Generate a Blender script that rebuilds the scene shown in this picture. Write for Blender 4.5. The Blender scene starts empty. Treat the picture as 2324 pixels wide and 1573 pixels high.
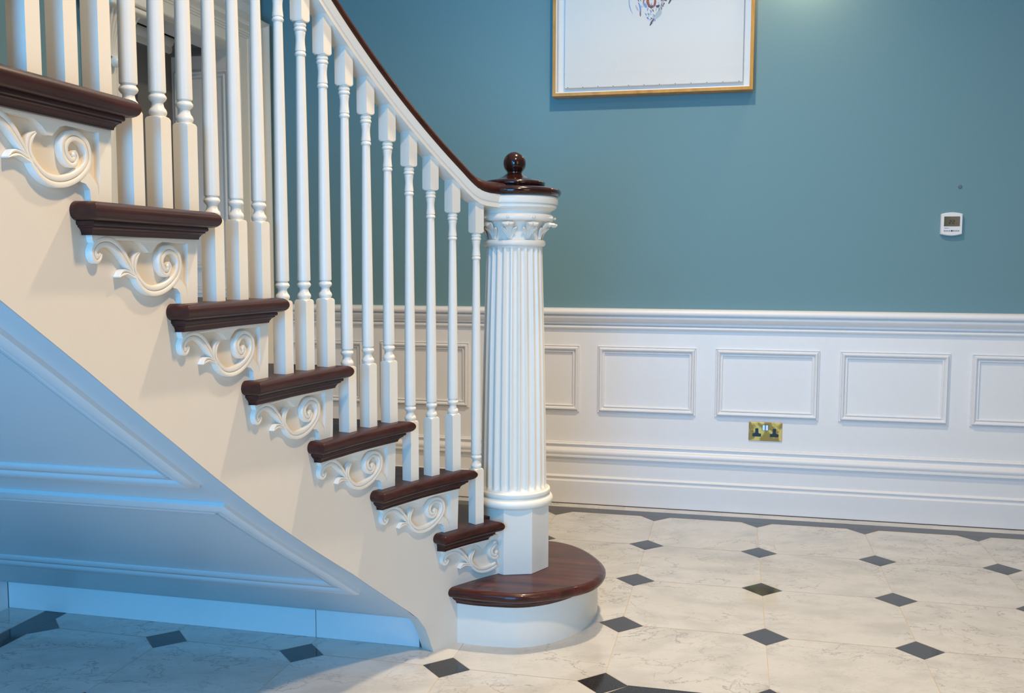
import bpy, bmesh, math, random
from mathutils import Vector, Matrix
from mathutils.geometry import tessellate_polygon
random.seed(7)
PI = math.pi
S = 0.44                      # one floor-tile pitch in metres; all plan figures below are in tile pitches
sc = bpy.context.scene
C = bpy.context.collection

# ------------------------------------------------------------------ camera
cam = bpy.data.objects.new('camera', bpy.data.cameras.new('camera'))
C.objects.link(cam)
cam.data.sensor_width = 36.0
cam.data.lens = 2187.5 / 2324 * 36.0
cam.data.clip_start = 0.05
cam.location = (0.7426 * S, -9.7039 * S, 2.5752 * S)
_R = (Matrix.Rotation(0.2273, 3, 'Z') @ Matrix.Rotation(PI / 2 - 0.0868, 3, 'X') @ Matrix.Rotation(0.0031, 3, 'Z'))
cam.rotation_euler = _R.to_euler()
sc.camera = cam

# ------------------------------------------------------------------ world, exposure
w = bpy.data.worlds.new('world'); sc.world = w; w.use_nodes = True
w.node_tree.nodes['Background'].inputs[0].default_value = (0.45, 0.62, 1.0, 1)
w.node_tree.nodes['Background'].inputs[1].default_value = 0.6
sc.view_settings.view_transform = 'Standard'
sc.view_settings.look = 'None'
sc.view_settings.exposure = -0.75
sc.view_settings.gamma = 1.0
sc.view_settings.use_curve_mapping = False

# ------------------------------------------------------------------ lights
def area(name, loc, target, size, power, color, size_y=None, spread=None):
    l = bpy.data.lights.new(name, 'AREA'); l.energy = power; l.color = color
    l.size = size * S
    if size_y: l.shape = 'RECTANGLE'; l.size_y = size_y * S
    if spread: l.spread = spread
    o = bpy.data.objects.new(name, l); C.objects.link(o)
    o.location = Vector(loc) * S
    d = (Vector(target) - Vector(loc))
    o.rotation_euler = d.to_track_quat('-Z', 'Y').to_euler()
    return o
def disk(name, loc, size, power, color, spread=2.6):
    o = area(name, loc, (loc[0], loc[1], 0), size, power, color, spread=spread); o.data.shape = 'DISK'; return o
WARM = (1.0, 0.84, 0.62)
LIGHTS = [
    ('ceiling_light', 'D', (0.15, -3.1, 7.35), None, 0.30, None, 66, (1.0, 0.80, 0.55), 2.6),
    ('ceiling_light', 'D', (1.2, -7.0, 7.35), None, 0.45, None, 72, (1.0, 0.69, 0.38), 2.6),
    ('wall_lamp_light', 'D', (1.35, 0.18, 5.75), None, 0.25, None, 5, (1.0, 0.66, 0.36), 3.1),
    ('window_light_right', 'A', (6.3, -9.5, 3.6), (0.5, -3.5, 2.0), 4.0, 4.2, 48, (1.0, 0.80, 0.55), None),  # added warm fill for east-facing sides; the right wall has no window
    ('window_light_front', 'A', (-0.2, -14.6, 3.0), (-1.8, 0.0, 2.0), 3.0, 4.0, 112, (0.06, 0.47, 1.0), 2.3),
    ('window_light_upper', 'A', (-3.0, -14.6, 5.6), (-1.6, 0.0, 4.6), 1.5, 2.2, 15, (0.03, 0.52, 1.0), 0.8),  # added narrow blue fill, tints the left part of the back wall
    ('lobby_window_light', 'A', (-5.0, -2.70, 1.7), (-4.9, -0.2, 2.2), 0.35, 1.8, 6.5, (0.25, 0.55, 1.0), 2.6),  # added blue fill for the doorway lining; no window stands here
]
for n_, k_, l_, t_, s_, sy_, p_, c_, sp_ in LIGHTS:
    if k_ == 'D': disk(n_, l_, s_, p_, c_, sp_)
    else: area(n_, l_, t_, s_, p_, c_, sy_, sp_)

# ------------------------------------------------------------------ materials
def mat(name):
    m = bpy.data.materials.new(name); m.use_nodes = True
    return m, m.node_tree, m.node_tree.nodes['Principled BSDF']
def setp(b, **k):
    for a, v in k.items():
        b.inputs[a].default_value = v
def paint(name, col, rough=0.4, bump=0.02, scale=60, var=0.02, metallic=0.0, coat=0.0, spec=0.5):
    m, nt, b = mat(name)
    b.inputs['Roughness'].default_value = rough
    b.inputs['Metallic'].default_value = metallic
    b.inputs['Specular IOR Level'].default_value = spec
    b.inputs['Coat Weight'].default_value = coat
    b.inputs['Coat Roughness'].default_value = 0.08
    tc = nt.nodes.new('ShaderNodeTexCoord'); n = nt.nodes.new('ShaderNodeTexNoise')
    n.inputs['Scale'].default_value = scale; n.inputs['Detail'].default_value = 5
    nt.links.new(tc.outputs['Object'], n.inputs['Vector'])
    mx = nt.nodes.new('ShaderNodeMix'); mx.data_type = 'RGBA'
    mx.inputs[6].default_value = tuple(c * (1 - var) for c in col) + (1,)
    mx.inputs[7].default_value = tuple(min(1, c * (1 + var)) for c in col) + (1,)
    nt.links.new(n.outputs['Fac'], mx.inputs[0]); nt.links.new(mx.outputs[2], b.inputs['Base Color'])
    bp = nt.nodes.new('ShaderNodeBump'); bp.inputs['Strength'].default_value = bump; bp.inputs['Distance'].default_value = 0.002
    nt.links.new(n.outputs['Fac'], bp.inputs['Height']); nt.links.new(bp.outputs['Normal'], b.inputs['Normal'])
    return m
M = {}
M['white'] = paint('white_gloss_paint', (0.89, 0.85, 0.77), 0.34, 0.10, 40)
M['panel'] = paint('white_panel_paint', (0.88, 0.87, 0.88), 0.38, 0.06, 40)
M['cream'] = paint('cream_string_paint', (0.80, 0.745, 0.665), 0.42, 0.10, 25)
M['teal'] = paint('teal_wall_paint', (0.168, 0.300, 0.340), 0.8, 0.10, 90, 0.03, spec=0.25)
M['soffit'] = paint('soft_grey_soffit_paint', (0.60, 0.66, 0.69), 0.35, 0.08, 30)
M['ceiling'] = paint('ceiling_paint', (0.85, 0.84, 0.81), 0.8, 0.05, 60)
M['wall_room'] = paint('far_wall_paint', (0.20, 0.30, 0.33), 0.8, 0.05, 60)  # unseen walls, darkened to cut bounce light and reflections
M['dark'] = paint('black_plastic', (0.012, 0.012, 0.018), 0.35, 0.02, 60)
M['lcd'] = paint('liquid_crystal_glass', (0.040, 0.045, 0.035), 0.08, 0.0, 60)
M['digit'] = paint('liquid_crystal_digit', (0.012, 0.014, 0.010), 0.4, 0.0, 60)
M['plastic'] = paint('white_plastic', (0.82, 0.80, 0.81), 0.3, 0.02, 60)
M['greybar'] = paint('grey_print', (0.30, 0.29, 0.32), 0.5, 0.0, 60)
M['redbar'] = paint('dark_red_print', (0.12, 0.015, 0.02), 0.5, 0.0, 60)
M['mat'] = paint('white_mount_board', (0.87, 0.85, 0.84), 0.8, 0.02, 60)
M['canvas'] = paint('white_canvas', (0.86, 0.83, 0.80), 0.7, 0.10, 300)
M['curtain'] = paint('blue_grey_curtain', (0.05, 0.08, 0.11), 0.9, 0.2, 30)
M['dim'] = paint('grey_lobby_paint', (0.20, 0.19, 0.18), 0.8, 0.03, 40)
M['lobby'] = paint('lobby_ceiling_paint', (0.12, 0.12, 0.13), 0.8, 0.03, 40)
M['rocker'] = paint('steel_rocker', (0.70, 0.74, 0.72), 0.35, 0.0, 60, metallic=0.2)
M['ink_red'] = paint('red_brown_paint_stroke', (0.36, 0.075, 0.04), 0.6, 0.1, 200, 0.5)
M['ink_dark'] = paint('dark_paint_stroke', (0.08, 0.05, 0.10), 0.6, 0.1, 200, 0.5)
M['ink_blue'] = paint('blue_paint_stroke', (0.22, 0.36, 0.70), 0.6, 0.1, 200, 0.4)
M['ink_grey'] = paint('pale_grey_paint_stroke', (0.55, 0.57, 0.60), 0.6, 0.1, 200, 0.2)

def wood(name, c1, c2, c3, rough, coat, axis_scale, scale=1.0, coat_rough=0.06):
    m, nt, b = mat(name); N = nt.nodes; L = nt.links
    tc = N.new('ShaderNodeTexCoord'); mp = N.new('ShaderNodeMapping'); mp.inputs['Scale'].default_value = axis_scale
    L.new(tc.outputs['Object'], mp.inputs[0])
    n = N.new('ShaderNodeTexNoise'); n.inputs['Scale'].default_value = scale; n.inputs['Detail'].default_value = 8; n.inputs['Roughness'].default_value = 0.62
    L.new(mp.outputs[0], n.inputs['Vector'])
    cr = N.new('ShaderNodeValToRGB'); e = cr.color_ramp.elements
    e[0].position = 0.30; e[0].color = c1 + (1,); e[1].position = 0.72; e[1].color = c3 + (1,)
    x = e.new(0.5); x.color = c2 + (1,)
    L.new(n.outputs['Fac'], cr.inputs[0]); L.new(cr.outputs[0], b.inputs['Base Color'])
    b.inputs['Roughness'].default_value = rough; b.inputs['Coat Weight'].default_value = coat; b.inputs['Specular IOR Level'].default_value = 0.22
    b.inputs['Coat Roughness'].default_value = coat_rough
    bp = N.new('ShaderNodeBump'); bp.inputs['Strength'].default_value = 0.05; bp.inputs['Distance'].default_value = 0.001
    L.new(n.outputs['Fac'], bp.inputs['Height']); L.new(bp.outputs[0], b.inputs['Normal'])
    return m
M['tread'] = wood('mahogany_tread', (0.026, 0.008, 0.007), (0.047, 0.015, 0.012), (0.066, 0.022, 0.016), 0.36, 0.12, (45, 4, 70), 1.2, 0.18)
M['curtail'] = wood('mahogany_first_step', (0.020, 0.006, 0.005), (0.070, 0.019, 0.014), (0.120, 0.034, 0.023), 0.30, 0.30, (2.0, 26, 26), 1.3, 0.06)
M['polish'] = wood('polished_mahogany', (0.012, 0.004, 0.003), (0.026, 0.007, 0.005), (0.050, 0.013, 0.008), 0.18, 0.6, (30, 30, 8), 1.0, 0.03)
M['rail'] = wood('mahogany_handrail', (0.026, 0.007, 0.005), (0.050, 0.014, 0.008), (0.078, 0.022, 0.012), 0.38, 0.15, (30, 5, 30), 1.0, 0.12)
M['oak'] = wood('pale_oak_frame', (0.46, 0.21, 0.035), (0.60, 0.29, 0.055), (0.68, 0.35, 0.08), 0.4, 0.2, (30, 30, 6), 1.0)

def granite():
    m, nt, b = mat('black_granite'); N = nt.nodes; L = nt.links
    tc = N.new('ShaderNodeTexCoord'); n = N.new('ShaderNodeTexNoise'); n.inputs['Scale'].default_value = 260; n.inputs['Detail'].default_value = 3
    L.new(tc.outputs['Object'], n.inputs['Vector'])
    cr = N.new('ShaderNodeValToRGB'); e = cr.color_ramp.elements
    e[0].position = 0.45; e[0].color = (0.022, 0.023, 0.026, 1); e[1].position = 0.80; e[1].color = (0.07, 0.072, 0.076, 1)
    L.new(n.outputs['Fac'], cr.inputs[0]); L.new(cr.outputs[0], b.inputs['Base Color'])
    b.inputs['Roughness'].default_value = 0.09
    return m
M['black'] = granite()
M['grout'] = paint('beige_grout', (0.62, 0.52, 0.40), 0.9, 0.05, 80)
M['gap'] = paint('dark_joint', (0.03, 0.025, 0.03), 0.9, 0.0, 80)

def marble():
    m, nt, b = mat('veined_white_marble'); N = nt.nodes; L = nt.links
    tc = N.new('ShaderNodeTexCoord'); at = N.new('ShaderNodeAttribute'); at.attribute_name = 'tile'
    sep = N.new('ShaderNodeSeparateColor'); L.new(at.outputs['Color'], sep.inputs[0])
    # each slab is cut from another place of the stone and turned a little
    rot = N.new('ShaderNodeVectorRotate'); rot.rotation_type = 'Z_AXIS'
    ml = N.new('ShaderNodeMath'); ml.operation = 'MULTIPLY_ADD'; ml.inputs[1].default_value = 0.9; ml.inputs[2].default_value = -0.75
    L.new(sep.outputs[0], ml.inputs[0]); L.new(ml.outputs[0], rot.inputs['Angle']); L.new(tc.outputs['Object'], rot.inputs['Vector'])
    off = N.new('ShaderNodeVectorMath'); off.operation = 'MULTIPLY_ADD'
    off.inputs[1].default_value = (17, 17, 17)
    L.new(at.outputs['Color'], off.inputs[0]); L.new(rot.outputs[0], off.inputs[2])
    def vein(scale, sx, width, detail, rough, dist):
        mp = N.new('ShaderNodeMapping'); mp.inputs['Scale'].default_value = (1.0, sx, 1); L.new(off.outputs[0], mp.inputs[0])
        n = N.new('ShaderNodeTexNoise'); n.inputs['Scale'].default_value = scale; n.inputs['Detail'].default_value = detail
        n.inputs['Roughness'].default_value = rough; n.inputs['Distortion'].default_value = dist
        L.new(mp.outputs[0], n.inputs['Vector'])
        s = N.new('ShaderNodeMath'); s.operation = 'SUBTRACT'; s.inputs[1].default_value = 0.5; L.new(n.outputs['Fac'], s.inputs[0])
        a = N.new('ShaderNodeMath'); a.operation = 'ABSOLUTE'; L.new(s.outputs[0], a.inputs[0])
        r = N.new('ShaderNodeMapRange'); r.inputs['From Min'].default_value = 0; r.inputs['From Max'].default_value = width
        r.inputs['To Min'].default_value = 1; r.inputs['To Max'].default_value = 0; L.new(a.outputs[0], r.inputs['Value'])
        return r.outputs[0]
    v1 = vein(4.6, 1.5, 0.0100, 9, 0.60, 0.25)
    v2 = vein(10.0, 1.5, 0.015, 8, 0.60, 0.3)
    v3 = vein(22.0, 2.4, 0.05, 8, 0.72, 0.3)
    def nz(scale, lo, hi, detail=4, sy=1.0):
        mp = N.new('ShaderNodeMapping'); mp.inputs['Scale'].default_value = (1.0, sy, 1); mp.inputs['Location'].default_value = (scale, 3, 1); L.new(off.outputs[0], mp.inputs[0])
        n = N.new('ShaderNodeTexNoise'); n.inputs['Scale'].default_value = scale; n.inputs['Detail'].default_value = detail; L.new(mp.outputs[0], n.inputs['Vector'])
        r = N.new('ShaderNodeMapRange'); r.inputs['From Min'].default_value = lo; r.inputs['From Max'].default_value = hi; L.new(n.outputs['Fac'], r.inputs['Value']); return r.outputs[0]
    c0 = N.new('ShaderNodeMix'); c0.data_type = 'RGBA'; c0.inputs[6].default_value = (0.66, 0.64, 0.60, 1); c0.inputs[7].default_value = (0.54, 0.525, 0.495, 1)
    L.new(nz(6.0, 0.44, 0.70, 10, 1.8), c0.inputs[0])
    def mixin(prev, fac, k, col, gate=None):
        f = N.new('ShaderNodeMath'); f.operation = 'MULTIPLY'; f.inputs[1].default_value = k; L.new(fac, f.inputs[0]); o = f.outputs[0]
        if gate is not None:
            g = N.new('ShaderNodeMath'); g.operation = 'MULTIPLY'; L.new(o, g.inputs[0]); L.new(gate, g.inputs[1]); o = g.outputs[0]
        x = N.new('ShaderNodeMix'); x.data_type = 'RGBA'; x.inputs[7].default_value = col; L.new(prev, x.inputs[6]); L.new(o, x.inputs[0]); return x.outputs[2]
    col = mixin(c0.outputs[2], v3, 0.22, (0.42, 0.40, 0.38, 1), nz(5.0, 0.42, 0.62))
    col = mixin(col, v2, 0.45, (0.36, 0.345, 0.335, 1), nz(4.0, 0.40, 0.60))
    col = mixin(col, v1, 0.72, (0.25, 0.235, 0.23, 1), nz(3.0, 0.40, 0.56))
    L.new(col, b.inputs['Base Color'])
    b.inputs['Roughness'].default_value = 0.10
    b.inputs['Specular IOR Level'].default_value = 0.42
    return m
M['marble'] = marble()

def brass():
    m, nt, b = mat('tarnished_brass'); N = nt.nodes; L = nt.links
    tc = N.new('ShaderNodeTexCoord'); n = N.new('ShaderNodeTexNoise'); n.inputs['Scale'].default_value = 22; n.inputs['Detail'].default_value = 4; n.inputs['Distortion'].default_value = 1.2
    L.new(tc.outputs['Object'], n.inputs['Vector'])
    cr = N.new('ShaderNodeValToRGB'); e = cr.color_ramp.elements
    e[0].position = 0.42; e[0].color = (0.42, 0.22, 0.05, 1); e[1].position = 0.58; e[1].color = (0.85, 0.50, 0.12, 1)
    L.new(n.outputs['Fac'], cr.inputs[0]); L.new(cr.outputs[0], b.inputs['Base Color'])
    b.inputs['Metallic'].default_value = 0.75; b.inputs['Roughness'].default_value = 0.42
    return m
M['brass'] = brass()
def glass():
    m, nt, b = mat('picture_glass'); N = nt.nodes; L = nt.links
    N.remove(b)
    tr = N.new('ShaderNodeBsdfTransparent'); gl = N.new('ShaderNodeBsdfGlossy'); gl.inputs['Roughness'].default_value = 0.0
    ge = N.new('ShaderNodeNewGeometry'); dt = N.new('ShaderNodeVectorMath'); dt.operation = 'DOT_PRODUCT'
    L.new(ge.outputs['Incoming'], dt.inputs[0]); L.new(ge.outputs['Normal'], dt.inputs[1])
    ab = N.new('ShaderNodeMath'); ab.operation = 'ABSOLUTE'; L.new(dt.outputs['Value'], ab.inputs[0])
    om = N.new('ShaderNodeMath'); om.operation = 'SUBTRACT'; om.inputs[0].default_value = 1.0; L.new(ab.outputs[0], om.inputs[1])
    pw = N.new('ShaderNodeMath'); pw.operation = 'POWER'; pw.inputs[1].default_value = 5.0; L.new(om.outputs[0], pw.inputs[0])
    fr = N.new('ShaderNodeMath'); fr.operation = 'MULTIPLY_ADD'; fr.inputs[1].default_value = 0.9; fr.inputs[2].default_value = 0.11; L.new(pw.outputs[0], fr.inputs[0])
    mx = N.new('ShaderNodeMixShader'); L.new(fr.outputs[0], mx.inputs[0]); L.new(tr.outputs[0], mx.inputs[1]); L.new(gl.outputs[0], mx.inputs[2])
    L.new(mx.outputs[0], N['Material Output'].inputs[0])
    return m
M['glass'] = glass()

# ------------------------------------------------------------------ mesh building
class MB:
    def __init__(s): s.v = []; s.f = []; s.m = []; s.t = []
    def add(s, vs, fs, mi=0, tag=None):
        o = len(s.v); s.v += [tuple(v) for v in vs]
        for f in fs: s.f.append([i + o for i in f]); s.m.append(mi); s.t.append(tag)
    def box(s, a, b, mi=0):
        x0, y0, z0 = a; x1, y1, z1 = b
        s.add([(x0,y0,z0),(x1,y0,z0),(x1,y1,z0),(x0,y1,z0),(x0,y0,z1),(x1,y0,z1),(x1,y1,z1),(x0,y1,z1)],
              [(0,3,2,1),(4,5,6,7),(0,1,5,4),(1,2,6,5),(2,3,7,6),(3,0,4,7)], mi)
    def rings(s, rings, closed=True, cap0=True, cap1=True, mi=0):
        n = len(rings[0]); vs = [p for r in rings for p in r]; fs = []
        for i in range(len(rings) - 1):
            for j in range(n if closed else n - 1):
                k = (j + 1) % n
                fs.append((i*n+j, i*n+k, (i+1)*n+k, (i+1)*n+j))
        if cap0: fs.append(tuple(reversed(range(n))))
        if cap1: fs.append(tuple((len(rings)-1)*n + j for j in range(n)))
        s.add(vs, fs, mi)
    def lathe(s, prof, c=(0, 0, 0), n=48, cap0=True, cap1=True, mi=0, rad=None):
        R = []
        for (r, z) in prof:
            R.append([(c[0] + (rad(r, z, 2*PI*k/n) if rad else r) * math.cos(2*PI*k/n), c[1] + (rad(r, z, 2*PI*k/n) if rad else r) * math.sin(2*PI*k/n), c[2] + z) for k in range(n)])
        s.rings(R, True, cap0, cap1, mi)
    def poly(s, pts, mi=0, tag=None):
        s.add(pts, [tuple(range(len(pts)))], mi, tag)
    def build(s, name, m, parent=None, smooth=35, bevel=0.0, seg=2, fix=True):
        me = bpy.data.meshes.new(name)
        me.from_pydata([(x * S, y * S, z * S) for x, y, z in s.v], [], s.f)
        for mm in (m if isinstance(m, (list, tuple)) else [m]): me.materials.append(mm)
        for p, mi in zip(me.polygons, s.m): p.material_index = mi
        if any(t is not None for t in s.t):
            at = me.color_attributes.new('tile', 'FLOAT_COLOR', 'CORNER')
            for p, t in zip(me.polygons, s.t):
                for li in p.loop_indices: at.data[li].color = (t or (0, 0, 0)) + (1,)
        if fix:
            bm = bmesh.new(); bm.from_mesh(me)
            bmesh.ops.recalc_face_normals(bm, faces=bm.faces); bm.to_mesh(me); bm.free()
        if smooth:
            for p in me.polygons: p.use_smooth = True
            me.set_sharp_from_angle(angle=math.radians(smooth))
        me.update()
        o = bpy.data.objects.new(name, me); C.objects.link(o)
        if bevel:
            b = o.modifiers.new('bevel', 'BEVEL'); b.width = bevel * S; b.segments = seg; b.limit_method = 'ANGLE'; b.angle_limit = math.radians(40)
        if parent: adopt(o, parent)
        return o
def root_of(o):
    m = Matrix.Identity(4); p = o
    while p: m = Matrix.Translation(p.location) @ m if p.rotation_euler.z == 0 else Matrix.Translation(p.location) @ Matrix.Rotation(p.rotation_euler.z, 4, 'Z') @ m; p = None
    return m
def adopt(o, parent):
    o.parent = parent
    if parent.type == 'EMPTY': o.matrix_parent_inverse = root_of(parent).inverted()
def thing(name, label, cat, loc, group=None, kind=None):
    o = bpy.data.objects.new(name, None); C.objects.link(o); o.location = Vector(loc) * S
    o.empty_display_size = 0.05
    return tag(o, label, cat, group, kind)
def tag(o, label=None, cat=None, group=None, kind=None):
    if label: o['label'] = label
    if cat: o['category'] = cat
    if group: o['group'] = group
    if kind: o['kind'] = kind
    return o
def struct(o, label=None):
    o['kind'] = 'structure'
    if label: o['label'] = label
    return o

# ------------------------------------------------------------------ the line of the stair in plan
X0, Y0, TH, K1, K2, SP = -0.951, -3.5063, 4.1312, 0.343, -0.0982, 0.1935
RISE = 0.3991
_tab = []
def _build():
    ds = 0.005; smax = -K1 / K2
    def head(s): s = min(s, smax); return TH + K1 * s + K2 * s * s / 2
    x, y = X0, Y0; P = [(0.0, x, y, head(0))]
    s = 0
    while s < 7.5:
        a = head(s + ds / 2); x += math.cos(a) * ds; y += math.sin(a) * ds; s += ds; P.append((s, x, y, head(s)))
    x, y, s = X0, Y0, 0; Q = []
    while s > -1.2:
        a = head(s - ds / 2); x -= math.cos(a) * ds; y -= math.sin(a) * ds; s -= ds; Q.append((s, x, y, head(s)))
    return list(reversed(Q)) + P
_tab = _build()
def cur(i, off=0.0):
    """plan point at baluster count i, set off to the room side by off; also the heading"""
    s = i * SP; t = (s - _tab[0][0]) / 0.005; k = max(0, min(len(_tab) - 2, int(t))); f = t - k
    a, b = _tab[k], _tab[k + 1]
    x = a[1] + (b[1] - a[1]) * f; y = a[2] + (b[2] - a[2]) * f; h = a[3] + (b[3] - a[3]) * f
    return x - math.sin(h) * off, y + math.cos(h) * off, h
RI = {2: -2.20, 3: 0.72, 4: 3.72, 5: 6.73, 6: 9.73, 7: 12.69, 8: 15.66}
for k in range(9, 15): RI[k] = RI[8] + 2.97 * (k - 8)
NOSE = {2: -1.12, 3: 0.17, 4: 3.18, 5: 6.24, 6: 9.35, 7: 12.30, 8: 15.24}
for k in range(9, 14): NOSE[k] = RI[k] - 0.42
NEND = {2: 1.77, 3: 4.80, 4: 7.79, 5: 10.77, 6: 13.73, 7: 16.78}
for k in range(8, 14): NEND[k] = RI[k + 1] + 1.06
WX = -4.488                                    # left wall plane
LAST = 11
LOW = [(1.77, 0.0), (1.86, 0.11), (1.97, 0.26), (2.16, 0.46), (2.48, 0.669), (2.95, 0.86), (3.55, 1.08), (5.68, 1.851), (7.8, 2.549), (9.85, 3.229), (13.48, 4.462), (16.4, 5.423), (18.66, 6.137), (30.0, 9.72)]
def lerp(T, x):
    if x <= T[0][0]: return T[0][1]
    for (a, u), (b, v) in zip(T, T[1:]):
        if x <= b: return u + (v - u) * (x - a) / (b - a)
    return T[-1][1]

# ------------------------------------------------------------------ floor
D = 0.1584; G = 0.0026
fl = MB()
fl.add([(-6.2, -15, -0.0009), (6.6, -15, -0.0009), (6.6, 0.46, -0.0009), (-6.2, 0.46, -0.0009)], [(0, 1, 2, 3)], 2)
def tile(pts, mi):
    cx = sum(p[0] for p in pts) / len(pts); cy = sum(p[1] for p in pts) / len(pts)
    g = G if mi == 0 else 0.0012
    q = []
    n = len(pts)
    for i in range(n):                                   # shrink each edge by the joint
        a, b, c = pts[i - 1], pts[i], pts[(i + 1) % n]
        def nr(p, q_):
            dx, dy = q_[0] - p[0], q_[1] - p[1]; l = math.hypot(dx, dy) or 1; return -dy / l, dx / l
        n1, n2 = nr(a, b), nr(b, c); d = 1 + n1[0] * n2[0] + n1[1] * n2[1]
        if d < 0.2: d = 0.2
        q.append((b[0] + g * (n1[0] + n2[0]) / d, b[1] + g * (n1[1] + n2[1]) / d, 0))
    fl.poly(q, mi, (random.random(), random.random(), random.random()))
def octo(c, r, clipx0=None, clipx1=None, clipy0=None, clipy1=None):
    x0, x1, y1, y0 = c, c + 1, -r, -r - 1
    pts = [(x0 + D, y0), (x1 - D, y0), (x1, y0 + D), (x1, y1 - D), (x1 - D, y1), (x0 + D, y1), (x0, y1 - D), (x0, y0 + D)]
    def clip(P, ax, v, sgn):
        out = []
        for i in range(len(P)):
            a, b = P[i - 1], P[i]; da, db = sgn * (a[ax] - v), sgn * (b[ax] - v)
            if (da >= 0) != (db >= 0):
                t = da / (da - db); out.append((a[0] + (b[0] - a[0]) * t, a[1] + (b[1] - a[1]) * t))
            if db >= 0: out.append(b)
        return out
    if clipy0 is not None: pts = clip(pts, 1, clipy0, 1)
    if clipy1 is not None: pts = clip(pts, 1, clipy1, -1)
    if clipx0 is not None: pts = clip(pts, 0, clipx0, 1)
    if len(pts) > 2: tile(pts, 0)
BL = -3.99                                       # inner edge of the black band at the left and at the near side
for c in range(-4, 7):
    for r in range(0, 15):
        if c >= 0 and r >= 4: continue
        octo(c, r, clipx0=(BL if c == -4 else None), clipy1=(0.012 if r == 0 else None))
def dia(x, y, mi=1): tile([(x, y - D), (x + D, y), (x, y + D), (x - D, y)], mi)
for c in range(-3, 7):
    for r in range(1, 15):
        if c >= 0 and r >= 5: continue
        if r == 4 and c > 0: continue
        dia(c, -r)
        
for c in range(-3, 7):                            # border points against the back wall band
    tile([(c, -D), (c + D - 0.01, 0.010), (c - D + 0.01, 0.010)], 1)
for r in range(1, 15):
    tile([(BL - 0.003, -r - D + 0.01), (-4 + D, -r), (BL - 0.003, -r + D - 0.01)], 1)
fl.add([(-6.1, 0.0125, 0), (6.6, 0.0125, 0), (6.6, 0.19, 0), (-6.1, 0.19, 0)], [(0, 1, 2, 3)], 1, (0, 0, 0))
for k in range(-6, 7):
    x = k + 0.66
    tile([(x - 0.5 * 0 , 0.192), (x + 1.0, 0.192), (x + 1.0, 0.385), (x, 0.385)], 0)
fl.add([(-4.17, -15, 0), (BL - 0.003, -15, 0), (BL - 0.003, 0.01, 0), (-4.17, 0.01, 0)], [(0, 1, 2, 3)], 1, (0, 0, 0))
for k in range(15): tile([(-4.49, -k - 1.0), (-4.173, -k - 1.0), (-4.173, -k), (-4.49, -k)], 0)
fl.add([(D + 0.004, -4.165, 0), (6.6, -4.165, 0), (6.6, -3.993, 0), (D - 0.004, -3.993, 0), (D*0.98, -4 - 0.004, 0), (0.012, -4.165, 0)], [(0, 1, 2, 3, 4, 5)], 1, (0, 0, 0))
for c in range(1, 7):
    tile([(c - D + 0.01, -3.995), (c + D - 0.01, -3.995), (c, -4 + D)], 1)
tile([(0.004, -15), (6.6, -15), (6.6, -4.17), (0.004, -4.17)], 0)
for r in range(5, 15): tile([(0.0, -r - D), (0.0, -r + D), (-D, -r)], 1)
fo = struct(fl.build('floor', [M['marble'], M['black'], M['grout']], None, smooth=0, fix=False), 'cream white marble floor with grey veins and small black diamond insets')
for p in fo.data.polygons:
    if p.normal.z < 0: p.flip()

# ------------------------------------------------------------------ walls, ceiling
CZ = 7.5; WY = 0.43; FY = -15.0; RX = 6.5
def wall(name, a, b, m, label=None):
    o = MB(); o.box(a, b); return struct(o.build(name, m, None, smooth=0), label)
wall('wall_back', (-4.9, WY, 0), (RX + 0.3, WY + 0.3, CZ), M['teal'], 'teal painted wall above white panelling')
wall('wall_right', (RX, FY, 0), (RX + 0.3, WY, CZ), M['wall_room'], 'pale wall at the right side of the hall')
wall('ceiling', (-6.4, FY - 0.3, CZ), (RX + 0.3, WY + 0.3, CZ + 0.2), M['ceiling'], 'white ceiling of the hall')
# left wall with the doorway
DY0, DY1, DZ = -2.07, -0.22, 4.82
lw = MB()
lw.box((WX - 0.3, FY, 0), (WX, DY0, CZ)); lw.box((WX - 0.3, DY1, 0), (WX, WY, CZ)); lw.box((WX - 0.3, DY0, DZ), (WX, DY1, CZ))
struct(lw.build('wall_left', M['teal'], None, smooth=0), 'teal painted wall behind the stairs')
b = MB(); b.box((WX, FY, 0), (WX + 0.0035, -3.74, 0.62)); struct(b.build('baseboard_left', M['panel'], None, smooth=0), 'pale skirting board on the wall under the stairs')
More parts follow.
